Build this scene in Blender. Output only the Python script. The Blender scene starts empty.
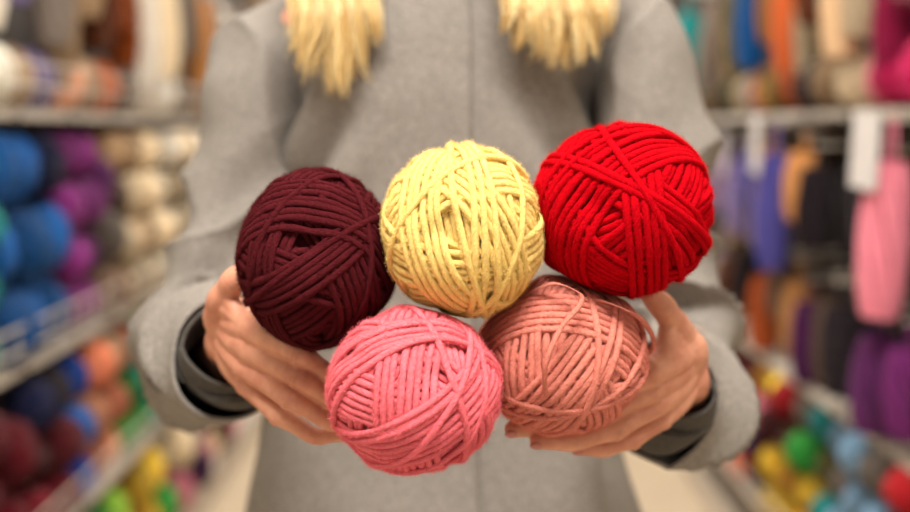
import bpy, math, numpy as np
from mathutils import Vector, noise
rng = np.random.default_rng(7)
TILT = math.radians(5.7); CT, ST = math.cos(TILT), math.sin(TILT)
CAMZ = 1.25
scene = bpy.context.scene
COL = scene.collection

def P(px, py, d):
    """photo measurement + real distance -> world metres"""
    x = (px-455)/1264*d; u = (256-py)/1264*d
    return np.array([x, d*CT+u*ST, CAMZ-d*ST+u*CT])

def lin(c):
    r = []
    for v in c:
        v /= 255.0
        r.append(v/12.92 if v <= 0.04045 else ((v+0.055)/1.055)**2.4)
    return (*r, 1.0)

# ------------------------------------------------------------ materials
def new_mat(name):
    m = bpy.data.materials.new(name); m.use_nodes = True
    nt = m.node_tree
    return m, nt, nt.nodes["Principled BSDF"]

def mat_simple(name, col, rough=0.6, metal=0.0, nscale=40, namt=0.12, bump=0.1, bdist=0.001, sheen=0.0):
    m, nt, b = new_mat(name)
    tc = nt.nodes.new("ShaderNodeTexCoord")
    n = nt.nodes.new("ShaderNodeTexNoise"); n.inputs["Scale"].default_value = nscale; n.inputs["Detail"].default_value = 5
    nt.links.new(tc.outputs["Object"], n.inputs["Vector"])
    mx = nt.nodes.new("ShaderNodeMix"); mx.data_type = 'RGBA'
    c = lin(col)
    mx.inputs[6].default_value = (*[v*(1-namt) for v in c[:3]], 1)
    mx.inputs[7].default_value = (*[min(1, v*(1+namt)) for v in c[:3]], 1)
    nt.links.new(n.outputs["Fac"], mx.inputs[0])
    nt.links.new(mx.outputs[2], b.inputs["Base Color"])
    bp = nt.nodes.new("ShaderNodeBump"); bp.inputs["Strength"].default_value = bump; bp.inputs["Distance"].default_value = bdist
    nt.links.new(n.outputs["Fac"], bp.inputs["Height"]); nt.links.new(bp.outputs["Normal"], b.inputs["Normal"])
    b.inputs["Roughness"].default_value = rough; b.inputs["Metallic"].default_value = metal
    b.inputs["Sheen Weight"].default_value = sheen
    return m

def mat_yarn(name, col=None, sheen=0.25):
    m, nt, b = new_mat(name)
    L = nt.links.new
    def math_(op, a=None, c=None, v=None):
        q = nt.nodes.new("ShaderNodeMath"); q.operation = op
        if a is not None: L(a, q.inputs[0])
        if c is not None: L(c, q.inputs[1])
        if v is not None: q.inputs[1].default_value = v
        return q.outputs[0]
    uv = nt.nodes.new("ShaderNodeUVMap"); uv.uv_map = "UVMap"
    sp = nt.nodes.new("ShaderNodeSeparateXYZ"); L(uv.outputs[0], sp.inputs[0])
    tc = nt.nodes.new("ShaderNodeTexCoord")
    n = nt.nodes.new("ShaderNodeTexNoise"); n.inputs["Scale"].default_value = 850; n.inputs["Detail"].default_value = 3
    L(tc.outputs["Object"], n.inputs["Vector"])
    n2 = nt.nodes.new("ShaderNodeTexNoise"); n2.inputs["Scale"].default_value = 110; n2.inputs["Detail"].default_value = 2
    L(tc.outputs["Object"], n2.inputs["Vector"])
    cb = nt.nodes.new("ShaderNodeCombineXYZ")
    tws = math_('MULTIPLY', sp.outputs[1], v=1/0.018)
    L(math_('MULTIPLY', math_('ADD', sp.outputs[0], tws), v=13.0), cb.inputs[0])
    L(math_('MULTIPLY', sp.outputs[1], v=190.0), cb.inputs[1])
    L(math_('MULTIPLY', n2.outputs["Fac"], v=1.5), cb.inputs[2])
    n3 = nt.nodes.new("ShaderNodeTexNoise"); n3.inputs["Scale"].default_value = 1.0; n3.inputs["Detail"].default_value = 4; n3.inputs["Roughness"].default_value = .7
    L(cb.outputs[0], n3.inputs["Vector"])
    fib_ = math_('MULTIPLY', n3.outputs["Fac"], v=3.4)
    h = math_('ADD', fib_, math_('MULTIPLY', n.outputs["Fac"], v=1.8))
    bp = nt.nodes.new("ShaderNodeBump"); bp.inputs["Strength"].default_value = 0.9; bp.inputs["Distance"].default_value = 0.0006
    L(h, bp.inputs["Height"]); L(bp.outputs["Normal"], b.inputs["Normal"])
    hs = nt.nodes.new("ShaderNodeHueSaturation")
    mr = nt.nodes.new("ShaderNodeMapRange"); mr.inputs[1].default_value = 1.8; mr.inputs[2].default_value = 3.4; mr.inputs[3].default_value = 0.80; mr.inputs[4].default_value = 1.26
    L(h, mr.inputs[0]); L(mr.outputs[0], hs.inputs["Value"])
    if col is None:
        oi = nt.nodes.new("ShaderNodeObjectInfo"); L(oi.outputs["Color"], hs.inputs["Color"])
    else:
        hs.inputs["Color"].default_value = lin(col)
    L(hs.outputs[0], b.inputs["Base Color"])
    b.inputs["Roughness"].default_value = 1.0
    b.inputs["Specular IOR Level"].default_value = 0.03
    b.inputs["Sheen Weight"].default_value = sheen; b.inputs["Sheen Roughness"].default_value = 0.45
    if col is not None:
        L(hs.outputs[0], b.inputs["Sheen Tint"])
    return m

# ------------------------------------------------------------ mesh helpers
def mesh_np(name, V, F, UV=None, mats=(), smooth=True):
    me = bpy.data.meshes.new(name)
    V = np.asarray(V, dtype=np.float32); F = np.asarray(F, dtype=np.int32)
    k = F.shape[1]
    me.vertices.add(len(V)); me.vertices.foreach_set("co", V.ravel())
    me.loops.add(F.size); me.loops.foreach_set("vertex_index", F.ravel())
    me.polygons.add(len(F)); me.polygons.foreach_set("loop_start", np.arange(0, F.size, k, dtype=np.int32))
    me.update(calc_edges=True)
    if UV is not None:
        l = me.uv_layers.new(name="UVMap"); l.data.foreach_set("uv", np.asarray(UV, dtype=np.float32).ravel())
    me.polygons.foreach_set("use_smooth", np.full(len(F), smooth))
    for m in mats: me.materials.append(m)
    me.validate(); me.update()
    return me

def pyd(name, V, F, mats=(), smooth=True):
    me = bpy.data.meshes.new(name)
    me.from_pydata([tuple(map(float, v)) for v in V], [], [tuple(int(i) for i in f) for f in F])
    me.update()
    me.polygons.foreach_set("use_smooth", [smooth]*len(me.polygons))
    for m in mats: me.materials.append(m)
    return me

def obj(name, me, parent=None, loc=None, label=None, category=None, group=None, kind=None, color=None):
    o = bpy.data.objects.new(name, me)
    COL.objects.link(o)
    if loc is not None: o.location = [float(v) for v in loc]
    if parent is not None: o.parent = parent
    if label: o["label"] = label
    if category: o["category"] = category
    if group: o["group"] = group
    if kind: o["kind"] = kind
    if color is not None: o.color = color
    return o

def crom(pts, n):
    p = np.asarray(pts, float)
    p = np.vstack([2*p[0]-p[1], p, 2*p[-1]-p[-2]])
    out = []
    for i in range(1, len(p)-2):
        for t in np.linspace(0, 1, n, endpoint=False):
            a, b, c, d = p[i-1], p[i], p[i+1], p[i+2]
            out.append(0.5*((2*b)+(-a+c)*t+(2*a-5*b+4*c-d)*t*t+(-a+3*b-3*c+d)*t**3))
    out.append(p[-2])
    return np.array(out)

def frames(c):
    t = np.gradient(c, axis=0); t /= np.linalg.norm(t, axis=1)[:, None]+1e-12
    up = np.array([0, 0, 1.0]) if abs(t[0][2]) < 0.9 else np.array([1.0, 0, 0])
    u = np.cross(up, t[0]); u /= np.linalg.norm(u)
    U = [u]
    for i in range(1, len(c)):
        u = U[-1]-t[i]*np.dot(U[-1], t[i]); u /= np.linalg.norm(u); U.append(u)
    U = np.array(U); W = np.cross(t, U)
    return t, U, W

def tube(rows, n=6, sides=14, caps=True, resample=True):
    c = crom(rows, n) if resample else np.asarray(rows, float)
    cen, r = c[:, :3], np.maximum(c[:, 3], 1e-4)
    t, U, W = frames(cen)
    a = np.linspace(0, 2*math.pi, sides, endpoint=False)
    rings = []
    if caps:
        for ph in np.radians([8, 30, 55, 75]):
            rings.append(cen[0]-t[0]*r[0]*math.cos(ph)+r[0]*math.sin(ph)*(np.cos(a)[:, None]*U[0]+np.sin(a)[:, None]*W[0]))
    for i in range(len(cen)):
        rings.append(cen[i]+r[i]*(np.cos(a)[:, None]*U[i]+np.sin(a)[:, None]*W[i]))
    if caps:
        for ph in np.radians([75, 55, 30, 8]):
            rings.append(cen[-1]+t[-1]*r[-1]*math.cos(ph)+r[-1]*math.sin(ph)*(np.cos(a)[:, None]*U[-1]+np.sin(a)[:, None]*W[-1]))
    V = np.vstack(rings); F = []
    for i in range(len(rings)-1):
        for j in range(sides):
            k = (j+1) % sides
            F.append((i*sides+j, i*sides+k, (i+1)*sides+k, (i+1)*sides+j))
    if caps:
        F.append(tuple(range(sides))[::-1]); F.append(tuple((len(rings)-1)*sides+j for j in range(sides)))
    return V, F

def ellipsoid(c, s, rot=None, nu=20, nv=12):
    V = []; F = []
    for i in range(nv+1):
        th = math.pi*(i+0.02)/(nv+0.04)
        for j in range(nu):
            a = 2*math.pi*j/nu
            V.append([math.sin(th)*math.cos(a)*s[0], math.sin(th)*math.sin(a)*s[1], math.cos(th)*s[2]])
    V = np.array(V)
    if rot is not None: V = V@np.array(rot.to_matrix()).T
    V = V+np.array(c)
    for i in range(nv):
        for j in range(nu):
            k = (j+1) % nu
            F.append((i*nu+j, (i+1)*nu+j, (i+1)*nu+k, i*nu+k))
    F.append(tuple(range(nu))); F.append(tuple(nv*nu+j for j in range(nu))[::-1])
    return V, F

def join(parts):
    V = []; F = []; o = 0
    for v, f in parts:
        V.append(v); F += [tuple(i+o for i in q) for q in f]; o += len(v)
    return np.vstack(V), F

def box(x0, x1, y0, y1, z0, z1):
    V = np.array([[x, y, z] for x in (x0, x1) for y in (y0, y1) for z in (z0, z1)], float)
    F = [(0, 1, 3, 2), (4, 6, 7, 5), (0, 4, 5, 1), (2, 3, 7, 6), (0, 2, 6, 4), (1, 5, 7, 3)]
    return V, F

def remeshed(parts, voxel, smooth=6, fac=0.5):
    V, F = join(parts)
    me = pyd("tmp", V, F)
    o = bpy.data.objects.new("tmp", me); COL.objects.link(o)
    m = o.modifiers.new("r", 'REMESH'); m.mode = 'VOXEL'; m.voxel_size = voxel
    s = o.modifiers.new("s", 'SMOOTH'); s.iterations = smooth; s.factor = fac
    dg = bpy.context.evaluated_depsgraph_get(); dg.update()
    res = bpy.data.meshes.new_from_object(o.evaluated_get(dg))
    n = len(res.vertices); v = np.empty(n*3, np.float32); res.vertices.foreach_get("co", v)
    f = [tuple(p.vertices) for p in res.polygons]
    bpy.data.objects.remove(o); bpy.data.meshes.remove(me); bpy.data.meshes.remove(res)
    return v.reshape(-1, 3).astype(float), f

# ------------------------------------------------------------ yarn winding
def fib(n):
    i = np.arange(n)+0.5; ph = np.arccos(1-2*i/n); th = math.pi*(1+5**0.5)*i
    return np.stack([np.cos(th)*np.sin(ph), np.sin(th)*np.sin(ph), np.cos(ph)], 1)

def unit(v): v = np.asarray(v, float); return v/np.linalg.norm(v)

def wind(R, w, groups, krange, axis, seed, M, top=(), N=30000, beta=(50, 76), loose=0.8, singles=4, dent=0.0):
    g = np.random.default_rng(seed); D = fib(N); h = np.full(N, R*0.74); loops = []
    axis = unit(axis); e1 = unit(np.cross(axis, [0.13, 0.2, 1])); e2 = np.cross(axis, e1)
    def lay(n, lat, am, ph0, am3):
        n = unit(n); u = unit(np.cross(n, [0.3, 0.9, 0.21])); v = np.cross(n, u)
        ph = np.arange(M)*2*math.pi/M
        lp = lat+am*np.sin(ph*2+ph0)+am3*np.sin(ph*3+ph0*1.7)+am3*.3*np.sin(ph*6+ph0*2.9)
        p = np.sin(lp)[:, None]*n+np.cos(lp)[:, None]*(np.cos(ph)[:, None]*u+np.sin(ph)[:, None]*v)
        idx = np.floor(((np.arctan2(D@v, D@u)) % (2*math.pi))/(2*math.pi)*M+0.5).astype(int) % M
        dl = np.abs(np.arcsin(np.clip(D@n, -1, 1))-lp[idx])
        sel = dl*R < 0.65*w
        base = np.zeros(M); np.maximum.at(base, idx[sel], h[sel])
        while (base == 0).any():
            base = np.where(base == 0, np.maximum(np.roll(base, 1), np.roll(base, -1)), base)
        r = base-0.1*w
        for _ in range(9): r = np.maximum(base-0.5*w, (np.roll(r, 1)+np.roll(r, -1)+r)/3)
        for _ in range(3): r = (np.roll(r, 1)+np.roll(r, -1)+2*r)/4
        rc = r+w*0.36
        loops.append((p, rc, idx, dl))
        dist = dl*rc[idx]; s2 = dist < w
        h[s2] = np.maximum(h[s2], rc[idx[s2]]+0.9*np.sqrt(w*w-dist[s2]**2))
    az = g.random()*6.28
    for q in range(groups):
        az += 2.399963+g.normal()*0.3
        be = math.radians(g.uniform(*beta))
        n = math.cos(be)*axis+math.sin(be)*(math.cos(az)*e1+math.sin(az)*e2)
        late = q > groups*0.5
        k = int(g.integers(krange[0], krange[1]+1)) if not late else int(g.integers(5, 9)); off = g.normal()*0.10
        am = g.uniform(.004, .045); p0 = g.random()*6; am3 = g.uniform(.002, .014)
        for i in range(k):
            nn = n+g.normal(size=3)*0.012*loose
            lay(nn, off+(i-(k-1)/2)*1.80*w/R, am+g.uniform(0, .012)*loose, p0+g.normal()*.12, am3+g.uniform(0, .004)*loose)
    for (n, lat, k) in top:
        for i in range(k):
            lay(np.array(n, float)+g.normal(size=3)*0.03*loose, lat+(i-(k-1)/2)*1.95*w/R, 0.025, 1.0+g.normal()*.1, .008)
    for i in range(singles):
        be = math.radians(g.uniform(40, 80)); a_ = g.random()*6.28
        lay(math.cos(be)*axis+math.sin(be)*(math.cos(a_)*e1+math.sin(a_)*e2), g.normal()*.12, g.uniform(.02, .06), g.random()*6, g.uniform(.006, .018))
    co = fib(420); hl0 = np.array([h[(D@c) > 0.97].mean() for c in co])
    def low(p):
        W = np.exp((p@co.T-1)*110); return (W@hl0)/W.sum(1)
    hl = np.vstack([low(D[i:i+5000])[:, None] for i in range(0, N, 5000)])[:, 0]
    hm_ = hl.mean(); hn = h/hl
    s = R/np.percentile(hn, 80)
    keep = []
    for (p, rc, idx, dl) in loops:
        hm = np.full(M, 9.0); near = dl*R < w*0.8
        np.minimum.at(hm, idx[near], h[near])
        if (rc+w*0.8 > hm-0.4*w).any():
            rr = rc/low(p)*s; lim = R*1.012-w*.9
            rr = np.where(rr > lim, lim+(rr-lim)*.5, rr)
            if dent: rr = rr*(1-dent*np.exp(((p@axis)-1)*42))
            keep.append(p*rr[:, None])
    return keep, w*s/hm_, np.percentile(hn, 2)*s*(1-dent)

def strands_mesh(loops, w, sides, core_r, scl=(1, 1, 1), seed=0):
    g = np.random.default_rng(seed)
    M = len(loops[0]); a = np.arange(sides)*2*math.pi/sides
    Vs, Fs, UVs = [], [], []; o = 0
    I, J = np.meshgrid(np.arange(M), np.arange(sides), indexing='ij'); I = I.ravel(); J = J.ravel()
    I2 = (I+1) % M; J2 = (J+1) % sides
    F0 = np.stack([I*sides+J, I*sides+J2, I2*sides+J2, I2*sides+J], 1)
    for pos in loops:
        t = np.roll(pos, -1, 0)-np.roll(pos, 1, 0); seg = np.linalg.norm(t, axis=1).mean()/2
        t /= np.linalg.norm(t, axis=1)[:, None]
        rad = pos/np.linalg.norm(pos, axis=1)[:, None]
        sd = np.cross(t, rad); sd /= np.linalg.norm(sd, axis=1)[:, None]; nr = np.cross(sd, t)
        ww = g.normal(size=M); ww = (ww+np.roll(ww, 1)+np.roll(ww, 2)+np.roll(ww, -1))/4; ww = (w*(1+0.12*ww))[:, None, None]
        V = pos[:, None, :]+ww*(np.cos(a)[None, :, None]*sd[:, None, :]*1.14+np.sin(a)[None, :, None]*nr[:, None, :]*0.90)
        Vs.append(V.reshape(-1, 3)*np.array(scl)); Fs.append(F0+o); o += M*sides
        off = g.random()*3
        v0 = I*seg+off; v1 = (I+1)*seg+off
        uv = np.stack([np.stack([J/sides, v0], 1), np.stack([(J+1)/sides, v0], 1), np.stack([(J+1)/sides, v1], 1), np.stack([J/sides, v1], 1)], 1)
        UVs.append(uv.reshape(-1, 2))
    cv, cf = ellipsoid((0, 0, 0), (core_r*scl[0], core_r*scl[1], core_r*scl[2]), nu=32, nv=20)
    cf = np.array([f for f in cf if len(f) == 4]); Vs.append(cv); Fs.append(cf+o)
    UVs.append(np.zeros((cf.size, 2)))
    return np.vstack(Vs), np.vstack(Fs), np.vstack(UVs)

def open_strand(rows, w, sides=8, n=10):
    V, F = tube([(*r, w) for r in rows], n=n, sides=sides, caps=False)
    F = np.array(F); seg = 0.002
    i = F[:, 0]//sides; j = F[:, 0] % sides
    uv = np.stack([np.stack([j/sides, i*seg], 1), np.stack([(j+1)/sides, i*seg], 1), np.stack([(j+1)/sides, (i+1)*seg], 1), np.stack([j/sides, (i+1)*seg], 1)], 1)
    return V, F, uv.reshape(-1, 2)

# ------------------------------------------------------------ the five balls of yarn
balls = [
 dict(n="burgundy", c=(317, 258, 0.862), r=(81.5, 91), col=(82, 26, 32), seed=12, axis=(0.05, -1, 0.25), w=0.0029, dent=.16,
      label="dark burgundy wound ball of thick yarn resting in a hand", top=[]),
 dict(n="yellow", c=(463, 231, 0.838), r=(83.5, 89), col=(255, 225, 140), seed=5, axis=(-0.25, -1, 0.05), w=0.0032, dent=.08,
      label="pale yellow ball of thick yarn at top of the pile", top=[((0.95, 0.2, 0.1), 0.05, 3)]),
 dict(n="red", c=(622, 211, 0.856), r=(94, 89.5), col=(196, 6, 22), seed=23, axis=(-0.45, -1, 0.1), w=0.0029, dent=.07,
      label="bright red wound ball of thick yarn above a coral ball", top=[((0.45, 0.2, 0.75), 0.05, 2)]),
 dict(n="pink", c=(414, 390, 0.822), r=(89, 85.5), col=(250, 126, 138), seed=33, axis=(0.3, -1, 0.4), w=0.0030, dent=.06,
      label="rose pink ball of thick yarn at bottom of the pile", top=[((0.55, 0.25, -0.8), -0.15, 2), ((0.85, 0.3, 0.3), 0.22, 1)]),
 dict(n="coral", c=(562, 355, 0.870), r=(87, 82), col=(228, 142, 126), seed=52, axis=(-0.25, -1, 0.1), w=0.0030, dent=.06,
      label="dusty coral wound ball of thick yarn held against a palm", top=[((0.9, 0.25, -0.35), 0.15, 2)]),
]
for b in balls:
    d = b["c"][2]; b["C"] = P(*b["c"]); b["rx"] = b["r"][0]*d/1264; b["rz"] = b["r"][1]*d/1264; b["R"] = (b["rx"]+b["rz"])/2
for b in balls:
    R = b["R"]
    loops, w, core = wind(R, b["w"], 28, (6, 9), b["axis"], b["seed"], 130, top=b["top"], dent=b["dent"], singles=3)
    scl = (b["rx"]/R, 1.0, b["rz"]/R)
    V, F, UV = strands_mesh(loops, w, 9, core*0.99, scl, b["seed"])
    C = b["C"]
    gl = np.random.default_rng(b["seed"]+7); U_ = V/np.linalg.norm(V, axis=1)[:, None]; bump = np.zeros(len(V))
    for c_ in range(9):
        q = gl.normal(size=3); q /= np.linalg.norm(q)
        bump += gl.uniform(-.034, .022)*np.exp(((U_@q)-1)*9)
    V = V*(1+bump)[:, None]
    def L(px, py, d): return P(px, py, d)-C
    extra = []
    if b["n"] == "coral":
        extra.append([L(585, 300, .84), L(615, 302, .825), L(640, 318, .835), L(653, 338, .86), L(650, 352, .875), L(640, 345, .87)])
        extra.append([L(520, 305, .85), L(535, 278, .83), L(552, 267, .815), L(572, 276, .815), L(582, 300, .812), L(560, 330, .804), L(545, 370, .803), L(548, 415, .84)])
    for e in extra:
        v, f, uv = open_strand(e, w*0.85)
        f = f+len(V); V = np.vstack([V, v]); F = np.vstack([F, f]); UV = np.vstack([UV, uv])
    g = np.random.default_rng(b["seed"]+100)
    r_ = np.linalg.norm(V/np.array(scl), axis=1); out = np.where(r_ > R*0.92)[0]
    nf = 120000; pk = V[g.choice(out, nf)]
    dr = pk/np.linalg.norm(pk, axis=1)[:, None]*.6+g.normal(size=(nf, 3))*0.75
    dr /= np.linalg.norm(dr, axis=1)[:, None]
    sd = np.cross(dr, g.normal(size=(nf, 3))); sd /= np.linalg.norm(sd, axis=1)[:, None]
    ln = g.uniform(.0010, .0034, (nf, 1)); wd = 0.00006
    mid = pk+dr*ln*.5+g.normal(size=(nf, 3))*.0005
    FV = np.stack([pk-sd*wd, pk+sd*wd, mid+sd*wd, mid-sd*wd, pk+dr*ln+sd*wd*.4, pk+dr*ln-sd*wd*.4], 1).reshape(-1, 3)
    bs_ = np.arange(nf)[:, None]*6+len(V)
    FF = np.vstack([bs_+np.array([[0, 1, 2, 3]]), bs_+np.array([[3, 2, 4, 5]])])
    V = np.vstack([V, FV]); F = np.vstack([F, FF]); UV = np.vstack([UV, np.zeros((FF.size, 2))])
    for q in balls:
        if q is b: continue
        dv = q["C"]-C; D = np.linalg.norm(dv); n = dv/D
        ra = 1/math.sqrt((n[0]/b["rx"])**2+(n[1]/R)**2+(n[2]/b["rz"])**2)
        rb = 1/math.sqrt((n[0]/q["rx"])**2+(n[1]/q["R"])**2+(n[2]/q["rz"])**2)
        if D < ra+rb+0.004:
            t = ra+(D-ra-rb)/2; s = V@n; m = 0.004; k = t-m
            s2 = np.where(s > k, k+m*(1-np.exp(-np.maximum(s-k, 0)/m)), s)
            V = V+(s2-s)[:, None]*n
    me = mesh_np("yarn_ball", V, F, UV, [mat_yarn("yarn_"+b["n"], b["col"], 0.2)])
    obj("yarn_ball", me, loc=C, label=b["label"], category="yarn ball", group="balls of yarn held in the hands")

# ------------------------------------------------------------ person
X0 = -0.012; YB = 1.29
m, nt, bs = new_mat("skin")
tc = nt.nodes.new("ShaderNodeTexCoord"); n1 = nt.nodes.new("ShaderNodeTexNoise"); n1.inputs["Scale"].default_value = 45; n1.inputs["Detail"].default_value = 5; n1.inputs["Roughness"].default_value = .6
n2 = nt.nodes.new("ShaderNodeTexVoronoi"); n2.inputs["Scale"].default_value = 750
rmp = nt.nodes.new("ShaderNodeMapRange"); rmp.inputs[1].default_value = .3; rmp.inputs[2].default_value = .7
rp = nt.nodes.new("ShaderNodeMix"); rp.data_type = 'RGBA'; rp.inputs[6].default_value = lin((186, 116, 92)); rp.inputs[7].default_value = lin((216, 156, 128))
nt.links.new(tc.outputs["Object"], n1.inputs["Vector"]); nt.links.new(tc.outputs["Object"], n2.inputs["Vector"])
nt.links.new(n1.outputs["Fac"], rmp.inputs[0]); nt.links.new(rmp.outputs[0], rp.inputs[0]); nt.links.new(rp.outputs[2], bs.inputs["Base Color"])
bp = nt.nodes.new("ShaderNodeBump"); bp.inputs["Strength"].default_value = 0.25; bp.inputs["Distance"].default_value = 0.0002
nt.links.new(n2.outputs["Distance"], bp.inputs["Height"]); nt.links.new(bp.outputs["Normal"], bs.inputs["Normal"])
bs.inputs["Roughness"].default_value = 0.52; bs.inputs["Subsurface Weight"].default_value = 0.12
bs.inputs["Subsurface Radius"].default_value = (0.01, 0.004, 0.002); bs.inputs["Subsurface Scale"].default_value = 0.4
SKIN = m
NAIL = mat_simple("nail_polish", (176, 108, 98), 0.3, namt=0.03, bump=0)
EYE = mat_simple("eye", (235, 235, 230), 0.2, namt=0.02, bump=0)

def pr(px, py, d, r): return (*P(px, py, d), r)
SL = {-1: [(X0-.10, YB, 1.375, .045), pr(284, 40, 1.275, .054), pr(260, 100, 1.25, .059), pr(242, 170, 1.235, .055), pr(228, 255, 1.22, .052), pr(203, 330, 1.19, .058), pr(206, 362, 1.11, .060), pr(233, 356, 1.0, .052)],
       1: [(X0+.10, YB, 1.375, .045), pr(622, 40, 1.275, .054), pr(643, 100, 1.25, .059), pr(658, 170, 1.235, .055), pr(668, 255, 1.22, .052), pr(679, 338, 1.19, .057), pr(676, 390, 1.11, .059), pr(665, 402, 1.0, .051)]}

def finger(j, radii):
    a = [P(*q) for q in j]; r = [v/1000 for v in radii]; rows = []
    for i in range(4):
        rows.append((*a[i], r[i]))
        if i < 3:
            mid = (a[i]+a[i+1])/2; rows.append((*mid, (r[i]+r[i+1])/2*0.95))
    return rows
handA = dict(Wt=(228, 316, .950), Wb=(226, 341, .965), fore=(232, 345, 1.06), s=-1,
  f=[[(256, 332, .902), (300, 353, .870), (332, 378, .882), (350, 400, .902)],
     [(250, 350, .909), (298, 376, .872), (336, 402, .884), (364, 414, .906)],
     [(245, 367, .918), (290, 398, .878), (330, 421, .888), (364, 426, .910)],
     [(246, 384, .932), (279, 415, .894), (315, 436, .898), (348, 434, .916)]],
  th=[(222, 318, .950), (222, 299, .930), (234, 281, .916), (251, 268, .912)], dors=(-.45, -.5, -.6))
handB = dict(Wt=(686, 350, .945), Wb=(688, 378, .962), fore=(684, 388, 1.06), s=1,
  f=[[(652, 372, .900), (614, 393, .910), (579, 404, .912), (552, 410, .910)],
     [(652, 388, .909), (607, 412, .908), (555, 427, .899), (513, 429, .888)],
     [(657, 404, .918), (615, 429, .908), (572, 442, .897), (538, 441, .888)],
     [(662, 418, .931), (632, 439, .920), (604, 449, .914), (580, 448, .910)]],
  th=[(684, 346, .950), (674, 324, .928), (663, 307, .911), (650, 294, .902)], dors=(.35, -.55, -.65))
hand_meshes = []; nails = []
for H in (handA, handB):
    parts = []; creases = []
    Wt, Wb = P(*H["Wt"]), P(*H["Wb"]); F0 = P(*H["fore"]); E0 = np.array(SL[H["s"]][5][:3])
    dr = unit(H["dors"])
    for i, fj in enumerate(H["f"]):
        sc = (1, 1, .96, .88)[i]
        rows = finger(fj, [v*sc for v in (9.9, 8.4, 7.3, 6.3)])
        parts.append(tube(rows, n=5, sides=16))
        J = [P(*q) for q in fj]
        for jn, rr in ((1, .0072), (0, .0080), (2, .0054)):
            parts.append(ellipsoid(J[jn]+dr*(.0024 if jn < 2 else .0018), (rr*sc, rr*sc, rr*sc), nu=14, nv=9))
        for jn in (1, 2): creases.append((J[jn], unit(J[jn+1]-J[jn-1]), .010 if jn == 1 else .008))
        wp = Wt+(Wb-Wt)*(i/3); mc = np.array(rows[0][:3])
        md = (wp+mc)/2+dr*0.002
        parts.append(tube([(*wp, .0125), (*md, .0116), (*(mc-dr*0.001), .0096*sc+.0006)], n=6))
        parts.append(tube([(*(wp-dr*0.007), .011), (*(md-dr*0.009), .0105), (*(mc-dr*0.004), .0085)], n=5))
        tip, dip = J[3], J[2]; ax = unit(tip-dip); dd = unit(dr-ax*np.dot(dr, ax)); sd = np.cross(ax, dd)
        nails.append((tip+ax*0.001, ax, dd, sd, 6.3e-3*sc))
    t = [P(*q) for q in H["th"]]
    creases.append((t[2], unit(t[3]-t[1]), .011))
    parts.append(tube([(*((Wt+Wb)/2), .014), (*t[0], .0145), (*((t[0]+t[1])/2), .0130), (*t[1], .0112), (*((t[1]+t[2])/2), .0096), (*t[2], .0098), (*((t[2]+t[3])/2), .0090), (*t[3], .0076)], n=5, sides=16))
    im = P(*H["f"][0][0])
    parts.append(tube([(*((t[0]+t[1])/2), .010), (*((t[1]+im)/2*0.6+Wt*0.4), .009), (*(im*0.7+Wt*0.3), .0095)], n=5))
    parts.append(tube([(*(t[1]*.8+t[0]*.2), .009), (*((t[1]+im)/2*.92+Wt*.08), .0080), (*(im*0.9+Wt*0.1), .0085)], n=5))
    parts.append(tube([(*(t[2]*.4+t[1]*.6), .007), (*((t[1]+im)/2), .0065), (*im, .008)], n=5))
    for k, wv in ((0, Wt), (1, Wb)):
        o = (wv-(Wt+Wb)/2)
        parts.append(tube([(*wv, .0165), (*(F0+o*1.2), .022), (*(F0*0.6+E0*0.4+o), .028)], n=6, sides=18))
    v, f = remeshed(parts, 0.0010, 6, 0.5)
    for (Jc, ax, rr) in creases:
        q = v-Jc; al = q@ax; rad = q-al[:, None]*ax; rl = np.linalg.norm(rad, axis=1)
        wgt = np.exp(-(al/.004)**2)*(rl < rr*1.5)*np.clip((rad@dr)/(rl+1e-6)+.35, 0, 1)
        v = v-rad/(rl[:, None]+1e-6)*(0.00032*wgt*np.cos(2*math.pi*al/.0034))[:, None]
    hand_meshes.append((v, f))
bp_ = []
A = lambda x, y, z, r: (X0+x, y, z, r)
for s, H in ((-1, handA), (1, handB)):
    F0 = P(*H["fore"]); S = SL[s]
    arm = [A(s*.06, YB, 1.36, .045)]+[(*S[k][:3], .038-.0015*k) for k in (1, 2, 3, 4)]+[(*S[5][:3], .032), (*((np.array(S[5][:3])+F0)/2), .031), (*F0, .029)]
    bp_.append(tube(arm, n=6, sides=20))
    bp_.append(tube([A(s*.08, YB, .90, .085), A(s*.085, YB, .72, .075), A(s*.09, YB-.01, .50, .055), A(s*.09, YB, .34, .052), A(s*.092, YB+.01, .12, .036), A(s*.092, YB+.01, .07, .036)], n=5, sides=20))
    bp_.append(ellipsoid((X0+s*.095, YB-.06, .045), (.038, .115, .035)))
bp_ += [ellipsoid((X0, YB, .95), (.15, .10, .12)), ellipsoid((X0, YB, 1.10), (.12, .09, .16)), ellipsoid((X0, YB, 1.25), (.135, .09, .14)),
        tube([A(0, YB+.01, 1.34, .062), A(0, YB, 1.44, .052), A(0, YB-.01, 1.52, .052)], n=4, sides=20)]
HX, HY, HZ = X0, YB-.03, 1.585
bp_ += [ellipsoid((HX, HY+.01, HZ+.02), (.073, .09, .085)), ellipsoid((HX, HY-.03, HZ-.04), (.058, .058, .072)), ellipsoid((HX, HY-.06, HZ-.088), (.026, .022, .020)),
        tube([(HX, HY-.083, HZ+.005, .008), (HX, HY-.098, HZ-.02, .010), (HX, HY-.105, HZ-.035, .012)], n=4),
        ellipsoid((HX, HY-.088, HZ-.062), (.022, .009, .006)), ellipsoid((HX, HY-.085, HZ-.070), (.018, .009, .006))]
for s in (-1, 1):
    bp_ += [ellipsoid((HX+s*.073, HY+.01, HZ-.015), (.010, .018, .030)), ellipsoid((HX+s*.03, HY-.078, HZ+.018), (.022, .010, .006))]
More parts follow.
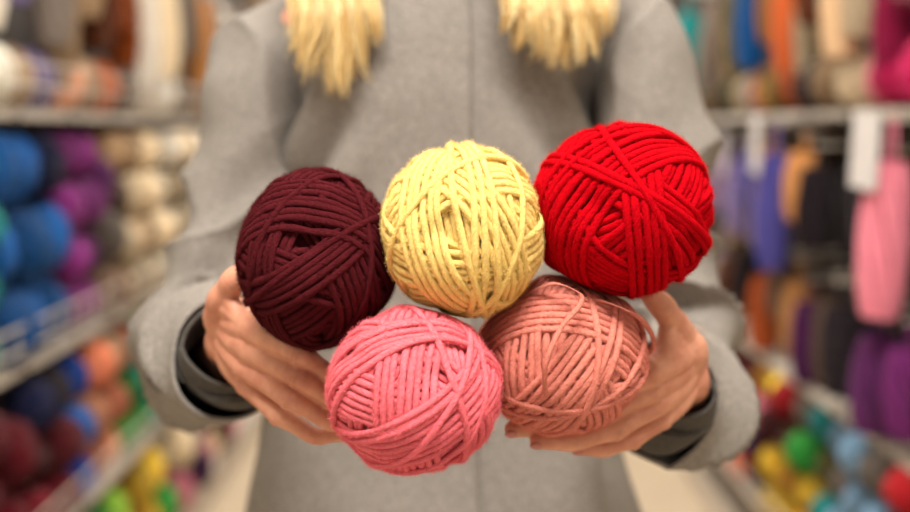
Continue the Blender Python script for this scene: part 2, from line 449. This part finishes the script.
bodyV, bodyF = remeshed(bp_, 0.006, 6, 0.5)
Vs = [bodyV]; Fs = list(bodyF); mi = [0]*len(bodyF); o = len(bodyV)
for v, f in hand_meshes:
    Vs.append(v); Fs += [tuple(i+o for i in q) for q in f]; mi += [0]*len(f); o += len(v)
for (c, ax, dd, sd, r) in nails:
    V, F = ellipsoid((0, 0, 0), (1, 1, 1), nu=14, nv=8)
    W = c+dd*r*0.62+np.outer(V[:, 0], ax)*r*1.0+np.outer(V[:, 1], sd)*r*0.70+np.outer(V[:, 2], dd)*r*0.38
    Vs.append(W); Fs += [tuple(i+o for i in q) for q in F]; mi += [1]*len(F); o += len(W)
for s in (-1, 1):
    V, F = ellipsoid((HX+s*.03, HY-.072, HZ+.004), (.012, .012, .011)); Vs.append(V); Fs += [tuple(i+o for i in q) for q in F]; mi += [2]*len(F); o += len(V)
me = pyd("person", np.vstack(Vs), Fs, [SKIN, NAIL, EYE]); me.polygons.foreach_set("material_index", mi)
person = obj("person", me, label="person in a grey wool coat holding out balls of yarn", category="person")

# ---- coat
def mat_wool(name, col, dark=0.74):
    m, nt, b = new_mat(name); L = nt.links.new
    tc = nt.nodes.new("ShaderNodeTexCoord")
    n = nt.nodes.new("ShaderNodeTexNoise"); n.inputs["Scale"].default_value = 260; n.inputs["Detail"].default_value = 5; n.inputs["Roughness"].default_value = 0.8
    n2 = nt.nodes.new("ShaderNodeTexNoise"); n2.inputs["Scale"].default_value = 14; n2.inputs["Detail"].default_value = 3
    L(tc.outputs["Object"], n.inputs["Vector"]); L(tc.outputs["Object"], n2.inputs["Vector"])
    r = nt.nodes.new("ShaderNodeMapRange"); r.inputs[1].default_value = 0.36; r.inputs[2].default_value = 0.64; L(n.outputs["Fac"], r.inputs[0])
    mx = nt.nodes.new("ShaderNodeMix"); mx.data_type = 'RGBA'; c = lin(col)
    mx.inputs[6].default_value = (*[v*dark for v in c[:3]], 1); mx.inputs[7].default_value = (*[v*1.25 for v in c[:3]], 1)
    L(r.outputs[0], mx.inputs[0]); L(mx.outputs[2], b.inputs["Base Color"])
    ad = nt.nodes.new("ShaderNodeMath"); ad.operation = 'MULTIPLY_ADD'; ad.inputs[1].default_value = 3; L(n2.outputs["Fac"], ad.inputs[0]); L(n.outputs["Fac"], ad.inputs[2])
    bp = nt.nodes.new("ShaderNodeBump"); bp.inputs["Strength"].default_value = 0.4; bp.inputs["Distance"].default_value = 0.0012
    L(ad.outputs[0], bp.inputs["Height"]); L(bp.outputs["Normal"], b.inputs["Normal"])
    b.inputs["Roughness"].default_value = 0.95; b.inputs["Sheen Weight"].default_value = 0.05; b.inputs["Specular IOR Level"].default_value = 0.15
    return m
WOOL = mat_wool("grey_wool", (134, 128, 122), .66); RIB = mat_wool("dark_knit", (74, 70, 66))
lv = np.array([(.48, .255, .20), (.70, .225, .175), (.87, .197, .150), (1.0, .176, .137), (1.1, .156, .130), (1.2, .146, .126), (1.28, .142, .120), (1.34, .136, .106), (1.385, .114, .088), (1.415, .085, .072), (1.43, .066, .064)])
def surf(z, a, off=0.0):
    A_ = np.interp(z, lv[:, 0], lv[:, 1])+off; B_ = np.interp(z, lv[:, 0], lv[:, 2])+off
    ca, sa = math.cos(a), math.sin(a); e = 2/2.35
    x = A_*math.copysign(abs(ca)**e, ca); y = B_*math.copysign(abs(sa)**e, sa)
    p = np.array([X0+x, YB+y, z])
    nz = noise.noise(Vector((p[0]*8, p[1]*8, z*2.6)))*0.018+noise.noise(Vector((p[0]*20+4, p[1]*18, z*7)))*0.007
    fx = abs(p[0]-X0)
    if y < 0: nz += 0.012*math.sin((z*1.0+fx*1.6)*62)*max(0, min(1, (fx-.05)/.06))*math.exp(-((z-1.2)/.16)**2)
    fold = 0.010*math.sin(a*9+z*4)*max(0, min(1, (1.02-z)/0.3))
    return p+unit([x, y, 0])*(nz+fold) if z < 1.41 else p
def patch(zs, a0, a1, na, off, close=False):
    V = []; F = []
    for i, z in enumerate(zs):
        A0 = a0(z) if callable(a0) else a0; A1 = a1(z) if callable(a1) else a1
        for j in range(na):
            a = A0+(A1-A0)*j/(na-1 if not close else na)
            V.append(surf(z, a, off))
    for i in range(len(zs)-1):
        for j in range(na if close else na-1):
            k = (j+1) % na
            F.append((i*na+j, i*na+k, (i+1)*na+k, (i+1)*na+j))
    return np.array(V), F
V, F = patch(np.concatenate([np.linspace(.48, 1.38, 110), np.linspace(1.39, 1.43, 7)]), 0, 2*math.pi, 140, 0, True)
coat = obj("coat", pyd("coat", V, F, [WOOL]), parent=person, label="long grey wool coat")
def solid(o, t): 
    m = o.modifiers.new("s", 'SOLIDIFY'); m.thickness = t; m.offset = 1
    return o
solid(coat, 0.003)
FR = -math.pi/2
V, F = patch(np.linspace(.49, 1.40, 90), FR-1.25, FR+0.13, 60, 0.006)
solid(obj("front_placket", pyd("front_placket", V, F, [WOOL]), parent=coat), 0.007)
V, F = patch(np.linspace(1.322, 1.415, 10), lambda z: FR+.13, lambda z: FR+.13-(.03+(z-1.322)/.093*.42), 12, 0.0135)
solid(obj("lapel", pyd("lapel", V, F, [WOOL]), parent=coat), 0.0025)
V = []; F = []; na = 48
for i, (z, r, rr) in enumerate([(1.395, .092, .082), (1.42, .083, .076), (1.45, .078, .072), (1.475, .080, .074)]):
    for j in range(na):
        a = FR+0.25+(2*math.pi-0.5)*j/(na-1); V.append((X0+r*math.cos(a), YB+.0+rr*math.sin(a), z-0.015*math.cos(a-FR)))
for i in range(3):
    for j in range(na-1): F.append((i*na+j, i*na+j+1, (i+1)*na+j+1, (i+1)*na+j))
solid(obj("collar", pyd("collar", V, F, [WOOL]), parent=coat), 0.005)

def sleeve(rows, sides=110, n=28, amp=1.0, seed=0.0, jitter=True):
    c = crom(rows, n); cen, r = c[:, :3], c[:, 3]; t, U, W = frames(cen); V = []; F = []
    s = np.concatenate([[0], np.cumsum(np.linalg.norm(np.diff(cen, axis=0), axis=1))])
    for i in range(len(cen)):
        elbow = math.exp(-((s[i]-0.36)/0.13)**2)
        for j in range(sides):
            a = 2*math.pi*j/sides; dv = math.cos(a)*U[i]+math.sin(a)*W[i]
            q = cen[i]+dv*r[i]
            nz = noise.noise(Vector(q*12)+Vector((seed, 0, 0)))*0.016
            ww = s[i]*70+3.6*math.sin(a+seed)+4.0*noise.noise(Vector(q*7))
            rid = 1-2*abs(math.sin(ww/2))**.6
            nz += amp*0.020*elbow*rid*(.6+1.0*noise.noise(Vector(q*10+Vector((3, 1, 2)))))
            w2 = s[i]*42+3.2*math.sin(a+seed*2)+3*noise.noise(Vector(q*6))
            nz += amp*0.015*(1-elbow)*(1-2*abs(math.sin(w2/2))**.7)*(0.5+noise.noise(Vector(q*7)))
            endf = min(1, (s[-1]-s[i])/0.04) if jitter else 1
            V.append(q+dv*nz*(0.45+0.55*endf))
    for i in range(len(cen)-1):
        for j in range(sides):
            k = (j+1) % sides; F.append((i*sides+j, i*sides+k, (i+1)*sides+k, (i+1)*sides+j))
    return np.array(V), F
for s, H in ((-1, handA), (1, handB)):
    V, F = sleeve(SL[s], seed=s*3.1)
    sl = solid(obj("sleeve", pyd("sleeve", V, F, [WOOL]), parent=coat), -0.003)
    a, b_, c_ = [np.array(SL[s][k][:3]) for k in (-3, -2, -1)]
    wr = (P(*H["Wt"])+P(*H["Wb"]))/2
    V, F = sleeve([(*(a*0.4+b_*0.6), .036), (*b_, .041), (*(b_*.4+c_*.6), .043), (*(c_*.98+b_*.02), .0425), (*(c_*.82+wr*.18), .040), (*(c_*.50+wr*.50), .034)], n=10, amp=0.25, seed=s*5.0, jitter=False)
    solid(obj("sweater_sleeve", pyd("sweater_sleeve", V, F, [RIB]), parent=person, label="dark grey knitted sweater cuff"), -0.003)
TR = mat_simple("dark_trousers", (38, 40, 48), 0.9); BT = mat_simple("black_leather", (25, 22, 22), 0.45)
parts = []
for s in (-1, 1):
    parts.append(tube([A(s*.085, YB, .75, .088), A(s*.09, YB-.01, .50, .070), A(s*.09, YB, .34, .066), A(s*.092, YB+.01, .14, .052)], n=5, sides=24, caps=False))
    V, F = remeshed([ellipsoid((X0+s*.097, YB-.06, .045), (.046, .13, .045)), tube([A(s*.093, YB+.01, .05, .05), A(s*.092, YB+.01, .16, .050)], n=4)], 0.005)
    obj("boot", pyd("boot", V, F, [BT]), parent=person)
V, F = join(parts); obj("trousers", pyd("trousers", V, F, [TR]), parent=person)

# ---- hair
m, nt, bs = new_mat("blonde_hair")
gi = nt.nodes.new("ShaderNodeNewGeometry"); cr = nt.nodes.new("ShaderNodeValToRGB")
cr.color_ramp.elements[0].color = lin((170, 124, 64)); cr.color_ramp.elements[1].color = lin((255, 240, 190))
e = cr.color_ramp.elements.new(.4); e.color = lin((240, 202, 128))
nt.links.new(gi.outputs["Random Per Island"], cr.inputs[0]); nt.links.new(cr.outputs[0], bs.inputs["Base Color"]); bs.inputs["Roughness"].default_value = 0.32
HAIR = m
parts = []
g = np.random.default_rng(8)
# wisps: x at top, x of tip, y of tip, width at top, count
WISPS = {-1: [(298, 292, 52, 9, 90), (308, 302, 70, 9, 100), (320, 316, 78, 9, 120), (330, 334, 96, 9, 150), (340, 345, 99, 9, 150), (350, 352, 82, 9, 120), (360, 366, 66, 8, 100), (370, 380, 48, 8, 80), (326, 306, 86, 8, 28), (350, 372, 84, 8, 28), (300, 284, 40, 7, 30)],
          1: [(508, 502, 34, 8, 80), (518, 514, 52, 8, 90), (530, 528, 44, 8, 100), (540, 542, 62, 9, 110), (552, 556, 70, 9, 130), (563, 570, 73, 9, 130), (574, 584, 66, 9, 120), (586, 594, 58, 8, 90), (596, 606, 38, 8, 70), (545, 530, 66, 7, 26), (575, 600, 64, 7, 26)]}
for side in (-1, 1):
    for (x0, xt, yt, hw, cn) in WISPS[side]:
        ld = g.uniform(0, .020); am = g.uniform(1.5, 4.5); ph = g.uniform(0, 1.5)
        for i in range(cn):
            o_ = g.normal()*.6; px = x0+o_*hw*1.2
            k_ = 1-.78*g.random()**1.3; ty = yt*k_+g.normal()*1.5
            tx = px+(xt-x0)*k_-o_*hw*.75*k_+g.normal()*(5 if g.random() < .12 else 1.2)
            dd = 1.112+ld+g.random()*.010
            root = np.array([HX+side*(.02+.055*g.random()), HY+.01+g.uniform(-.04, .05), HZ+.10-.02*g.random()])
            p1 = np.array([HX+side*(.078+.018*g.random()), HY-.02+.05*((px-(336 if side < 0 else 553))/60), HZ+.0])
            p2 = P(px, -75, 1.16); r = g.uniform(.00022, .00055)
            w_ = lambda y: am*math.sin(y*.05+ph)
            p3 = P(px+w_(-5), -5, dd+.008); p4 = P(px+(tx-px)*.3+w_(ty*.4), ty*0.4, dd); p45 = P(px+(tx-px)*.68+w_(ty*.75), ty*.75, dd+.001); p5 = P(tx+w_(ty), ty, dd+0.004)
            parts.append(tube([(*root, r), (*p1, r*1.1), (*p2, r*1.2), (*p3, r*1.2), (*p4, r), (*p45, r*.8), (*p5, r*.3)], n=4, sides=3, caps=False))
capV, capF = ellipsoid((HX, HY+.022, HZ+.03), (.085, .098, .092), nu=32, nv=20)
parts.append((capV, capF)); parts.append(tube([(HX, HY+.06, HZ+.02, .08), (HX, HY+.09, HZ-.09, .07), (HX, YB+.10, HZ-.2, .055)], n=5, sides=20))
V, F = join(parts); obj("hair", pyd("hair", V, F, [HAIR]), parent=person, label="straight blonde shoulder-length hair")

# ------------------------------------------------------------ setting
FLOOR = mat_simple("floor_tile", (180, 163, 140), 0.35, nscale=3, namt=0.08, bump=0.02)
WALL = mat_simple("wall_paint", (222, 212, 196), 0.9, nscale=8, namt=0.03, bump=0.02)
BACKW = mat_simple("back_wall_paint", (140, 122, 104), 0.9, nscale=5, namt=0.2, bump=0.02)
WHITE = mat_simple("white_enamel", (196, 186, 174), 0.4, nscale=10, namt=0.03, bump=0.0)
GREYP = mat_simple("grey_panel", (50, 42, 38), 0.7, nscale=10, namt=0.05, bump=0.0)
CARD = mat_simple("white_card", (222, 218, 218), 0.7, nscale=60, namt=0.03, bump=0.0)
STRIP = mat_simple("price_card", (196, 188, 178), 0.6, nscale=30, namt=0.1, bump=0.0)
def struct(name, b, mat):
    V, F = box(*b); obj(name, pyd(name, V, F, [mat], smooth=False), kind="structure")
struct("floor", (-2.2, 2.2, -2, 8, -.05, 0), FLOOR)
struct("ceiling", (-2.2, 2.2, -2, 8, 3.0, 3.05), WALL)
struct("wall_left", (-2.2, -2.12, -2, 8, 0, 3.0), WALL)
struct("wall_right", (2.12, 2.2, -2, 8, 0, 3.0), WALL)
struct("wall_back", (-2.12, 2.12, 7.95, 8.03, 0, 3.0), BACKW)

def shelving(side, ys, levels, basket, xf, depth=0.42):
    y0, y1 = ys; root = bpy.data.objects.new("shelving_unit", None); COL.objects.link(root)
    root.location = (side*(xf+depth/2), (y0+y1)/2, 0); 
    root["label"] = "white metal shop shelving unit with wire fronts stocked with yarn" if side < 0 else "white metal shop shelving with hanging pegs stocked with yarn"
    root["category"] = "shelf"; root["group"] = "yarn shop shelving"
    L0 = np.array([side*(xf+depth/2), (y0+y1)/2, 0])
    def add(name, parts, mat, smooth=False):
        V, F = join(parts); return obj(name, pyd(name, V-L0, F, [mat], smooth), parent=root)
    xx = lambda a, b: (min(side*a, side*b), max(side*a, side*b))
    add("back_panel", [box(*xx(xf+.20, xf+.22), y0, y1, .05, 2.1)], GREYP)
    for y in (y0, y1-.03): add("upright", [box(*xx(xf+.17, xf+.20), y, y+.03, 0, 2.12)], GREYP)
    add("base", [box(*xx(xf+.06, xf+.40), y0, y1, 0, .08)], WHITE)
    for z in levels:
        add("shelf_board", [box(*xx(xf+.035, xf+.20), y0+.005, y1-.005, z-.006, z)], WHITE)
        add("price_strip", [box(*xx(xf+.030, xf+.035), y0+.01+k*.31, y0+.29+k*.31, z-.016, z+.002) for k in range(4)], STRIP)
    for z in basket:
        w = []
        for h in (.045, .085): w.append(tube([(side*(xf+.002), y0+.01, z+h, .0022), (side*(xf+.002), y1-.01, z+h, .0022)], sides=6, resample=False))
        for y in np.arange(y0+.02, y1, .08): w.append(tube([(side*(xf+.002), y, z+.085, .0014), (side*(xf+.002), y, z, .0014), (side*(xf+.03), y, z-.004, .0014)], sides=5, resample=False))
        add("wire_front", w, WHITE)
LX, RX = 0.76, 0.78
Llev = [.14, .46, .82, 1.285]; Rlev = [.25, .66, 1.29]
for i in range(3):
    shelving(-1, (2.0+i*1.25, 3.24+i*1.25), Llev, [.46, .82, 1.285], LX)
    shelving(1, (2.0+i*1.25, 3.24+i*1.25), Rlev, [.25], RX)

BY = mat_yarn("shop_yarn", None, 0.15)
variants = []
for sd in (2, 9, 17):
    loops, w, core = wind(0.05, 0.0034, 9, (5, 7), (0.3*sd/9-0.3, 1, 0.2), sd, 44, N=6000, singles=3)
    V, F, UV = strands_mesh(loops, w, 5, core*0.97)
    V *= 0.05/np.abs(V).max(0)*1.0
    variants.append(mesh_np("shop_yarn_ball", V, F, UV, [BY]))
cnt = [0]
def shop_ball(x, y, z, sx, sy, sz, colr, name, grp):
    o = obj("yarn_ball", variants[cnt[0] % 3], loc=(x, y, z), label=f"{name} yarn ball stacked on a shop shelf", category="yarn ball", group=grp, color=lin(colr))
    o.scale = (sx/.1, sy/.1, sz/.1); o.rotation_euler = (rng.normal()*.3, rng.normal()*.1, rng.normal()*.5)
    cnt[0] += 1
C = dict(blue=(22, 92, 166), navy=(22, 28, 78), purple=(140, 50, 130), plum=(92, 36, 92), taupe=(122, 98, 82), beige=(210, 176, 138), cream=(244, 222, 186), white=(246, 238, 224),
  teal=(20, 140, 140), darkred=(112, 8, 28), royal=(14, 78, 190), salmon=(235, 140, 104), peach=(240, 168, 130), green=(48, 140, 56), lime=(135, 180, 60), yellow=(246, 204, 66), gold=(226, 158, 44),
  lavender=(155, 138, 195), brown=(104, 56, 32), rust=(184, 90, 32), orange=(222, 108, 54), grey=(145, 132, 122), dark=(40, 32, 38), pink=(236, 138, 158), magenta=(196, 28, 92), olive=(98, 92, 44), red=(190, 24, 36),
  lightblue=(130, 168, 200), crimson=(150, 12, 42), tan=(206, 145, 88), lilac=(165, 140, 172), maroon=(80, 20, 28), violet=(84, 80, 160), mint=(120, 195, 170))
ys = [2.10+0.133*i for i in range(19)]
def stack(side, xf, z0, rows, hz, colors, grp, sy=.132, sx=.125, mess=0.0):
    for i, y in enumerate(ys):
        opts = colors[i % len(colors)].split("/"); rw, hh = rows, hz
        if opts[0] == "blue" and rows == 4: rw, hh = 3, .144
        elif rng.random() < .15 and rows > 1: rw, hh = rows-1, hz*rng.uniform(1.05, 1.3)
        for r in range(rw):
            nm = opts[r % len(opts)]
            if rng.random() < mess: nm = list(C)[int(rng.integers(len(C)))]
            c = np.array(C[nm])*rng.uniform(.64, 1.1)
            k = rng.uniform(.80, 1.02)
            shop_ball(side*(xf+.070+rng.uniform(-.025, .012)), y+rng.normal()*.014, z0+hh*(r+.5), sx*k, sy*k*.97, hh, np.clip(c, 0, 252), nm, grp)
stack(-1, LX, .82, 4, .108, "teal blue blue blue/blue/navy purple purple/plum/purple/purple taupe/grey/plum/taupe beige/cream/taupe cream/beige cream white/cream cream/white beige/cream teal/grey white cream grey beige white".split(), "yarn balls on the middle shelves")
stack(-1, LX, .46, 3, .108, "maroon darkred darkred/maroon/navy darkred/maroon/dark royal/blue/royal salmon/peach/salmon peach/salmon/beige green/green/salmon green/teal teal/green/lime lime/white yellow pink cream white mint beige cream white".split(), "yarn balls on the lower shelves")
stack(-1, LX, .14, 2, .14, "plum darkred crimson darkred crimson/maroon green green/lime yellow gold/yellow yellow cream pink/cream teal plum beige cream brown pink cream".split(), "yarn balls on the bottom shelves", mess=.15)
stack(-1, LX, 1.285, 1, .125, "grey white beige lavender peach beige rust brown taupe white white beige taupe grey tan tan grey cream taupe".split(), "yarn balls on the upper shelves")
stack(1, RX, .25, 4, .1, "darkred darkred/red red/maroon/lightblue/grey lightblue/grey/lightblue teal/lightblue/grey/lightblue lightblue/teal/olive/teal gold/yellow/green/grey yellow/gold/brown/yellow yellow/yellow/maroon gold/maroon/pink maroon/brown/rust orange/pink/maroon brown tan cream lilac beige brown".split(), "yarn balls on the low shelves", mess=.08)
stack(1, RX, 1.29, 1, .13, "magenta magenta magenta pink cream beige dark brown orange olive tan violet cream olive taupe beige grey teal grey".split(), "yarn balls on the high shelves")

# hanging skeins on pegs
def skein_mesh(seed):
    g = np.random.default_rng(seed); Vs = []; Fs = []; UVs = []; o = 0
    for ring, (nn, rad) in enumerate(((12, 1.0), (7, .55), (1, 0))):
        for i in range(nn):
            a0 = 2*math.pi*i/nn+g.normal()*.1; rows = []
            for t in np.linspace(0, 1, 9):
                a = a0+t*1.8; rr = rad*(0.036*(0.45+0.55*math.sin(math.pi*min(1, max(0, t*.92+.04)))**.5))
                rows.append((rr*math.cos(a)*.8, rr*math.sin(a)*1.05, -.07-.25*t))
            v, f, uv = open_strand(rows, .0085, 7, 4); Vs.append(v); Fs.append(f+o); UVs.append(uv); o += len(v)
    rows = [(0, .012*math.cos(a), -.045+.045*math.sin(a)) for a in np.linspace(-.5*math.pi, 1.5*math.pi, 12)]
    v, f, uv = open_strand(rows, .003, 6, 3); Vs.append(v); Fs.append(f+o); UVs.append(uv)
    return mesh_np("hanging_skein", np.vstack(Vs), np.vstack(Fs), np.vstack(UVs), [BY])
sk = [skein_mesh(1), skein_mesh(4)]
V, F = join([box(-.004, .004, -.036, .036, -.11, .012)]); head = pyd("label_card", V, F, [CARD], False)
pegm = pyd("peg", *tube([(.0, 0, 0, .003), (.15, 0, 0, .003)], sides=8, resample=False)[:2], [WHITE])
def hang(side, xf, tier, zt0, names, sc, card, grp):
    for i, y in enumerate(ys):
        nm = names[i % len(names)]
        if nm == "-": continue
        big = nm.endswith("+"); nm = nm.rstrip("+")
        zt = zt0-(0 if big else rng.uniform(0, .06)); x = xf+(-.01 if big else .015+.05*rng.random())
        pg = obj("shelf_peg", pegm, loc=(side*(x-.01), y, zt), label="thin white metal display peg", category="hook", group="display pegs")
        if side < 0: pg.rotation_euler = (0, 0, math.pi)
        hc = card(i)
        o = obj("hanging_yarn_skein", sk[(i+tier) % 2], loc=(side*x, y+(0 if big else rng.normal()*.015), zt), label=f"long {nm} yarn skein "+("with white card header on a peg" if hc else "hanging from a display peg"), category="yarn skein", group=grp, color=lin(tuple(np.clip(np.array(C[nm])*(1.0 if big else rng.uniform(.68, 1.04)), 0, 252))))
        o.scale = (1.25, 1.1 if big else rng.uniform(.7, 1.15), 1.1 if big else sc*rng.uniform(.6, 1.02)); o.rotation_euler = (rng.normal()*.10, 0, rng.normal()*.3)
        if hc:
            h = obj("label_card", head, parent=o); h.location = (-side*.040, 0, 0)
hang(1, RX, 0, 1.268, "purple pink+ olive dark dark dark tan violet+ tan lavender violet lavender beige lilac lightblue white grey beige taupe".split(), 1.0, lambda i: i in (1, 7, 11), "hanging skeins")
hang(1, RX, 1, .955, "plum purple plum dark dark taupe plum tan taupe orange dark olive brown grey lilac taupe pink brown cream".split(), .85, lambda i: False, "hanging skeins on the second row")
hang(1, RX, 2, 1.74, "pink pink magenta cream beige dark brown cream orange tan blue olive taupe beige grey brown teal teal taupe".split(), 1.1, lambda i: False, "hanging skeins on the top row")
hang(-1, LX, 3, 1.74, "grey white lavender grey beige beige brown rust rust white cream grey taupe beige tan grey white taupe grey".split(), 1.1, lambda i: False, "hanging skeins on the tall rack")

# ------------------------------------------------------------ lights
LM, nt, bs = new_mat("light_panel")
bs.inputs["Emission Color"].default_value = (1, .93, .82, 1); bs.inputs["Emission Strength"].default_value = 6
for y, e in ((-0.1, 104), (1.9, 24), (4.3, 88), (6.6, 40)):
    V, F = box(-.6, .6, -.3, .3, -.02, .02)
    obj("ceiling_light", pyd("ceiling_light", V, F, [LM], False), loc=(0, y, 2.975), label="rectangular white ceiling light panel", category="ceiling light", group="ceiling lights")
    ld = bpy.data.lights.new("shop_light", 'AREA'); ld.shape = 'RECTANGLE'; ld.size = 1.2; ld.size_y = 0.7; ld.energy = e; ld.color = (1, .94, .86)
    lo = bpy.data.objects.new("shop_light", ld); COL.objects.link(lo); lo.location = (0, y, 2.93)
w = bpy.data.worlds.new("world"); scene.world = w; w.use_nodes = True
w.node_tree.nodes["Background"].inputs[0].default_value = (1, .95, .89, 1); w.node_tree.nodes["Background"].inputs[1].default_value = 0.40

# ------------------------------------------------------------ camera
cd = bpy.data.cameras.new("camera"); cam = bpy.data.objects.new("camera", cd); COL.objects.link(cam)
cam.location = (0, 0, CAMZ); cam.rotation_euler = (math.pi/2-TILT, 0, 0)
cd.sensor_width = 36; cd.lens = 50; cd.clip_start = 0.02
cd.dof.use_dof = True; cd.dof.focus_distance = 0.80; cd.dof.aperture_fstop = 2.8
scene.camera = cam
scene.view_settings.view_transform = 'Standard'
print("shop balls", cnt[0])
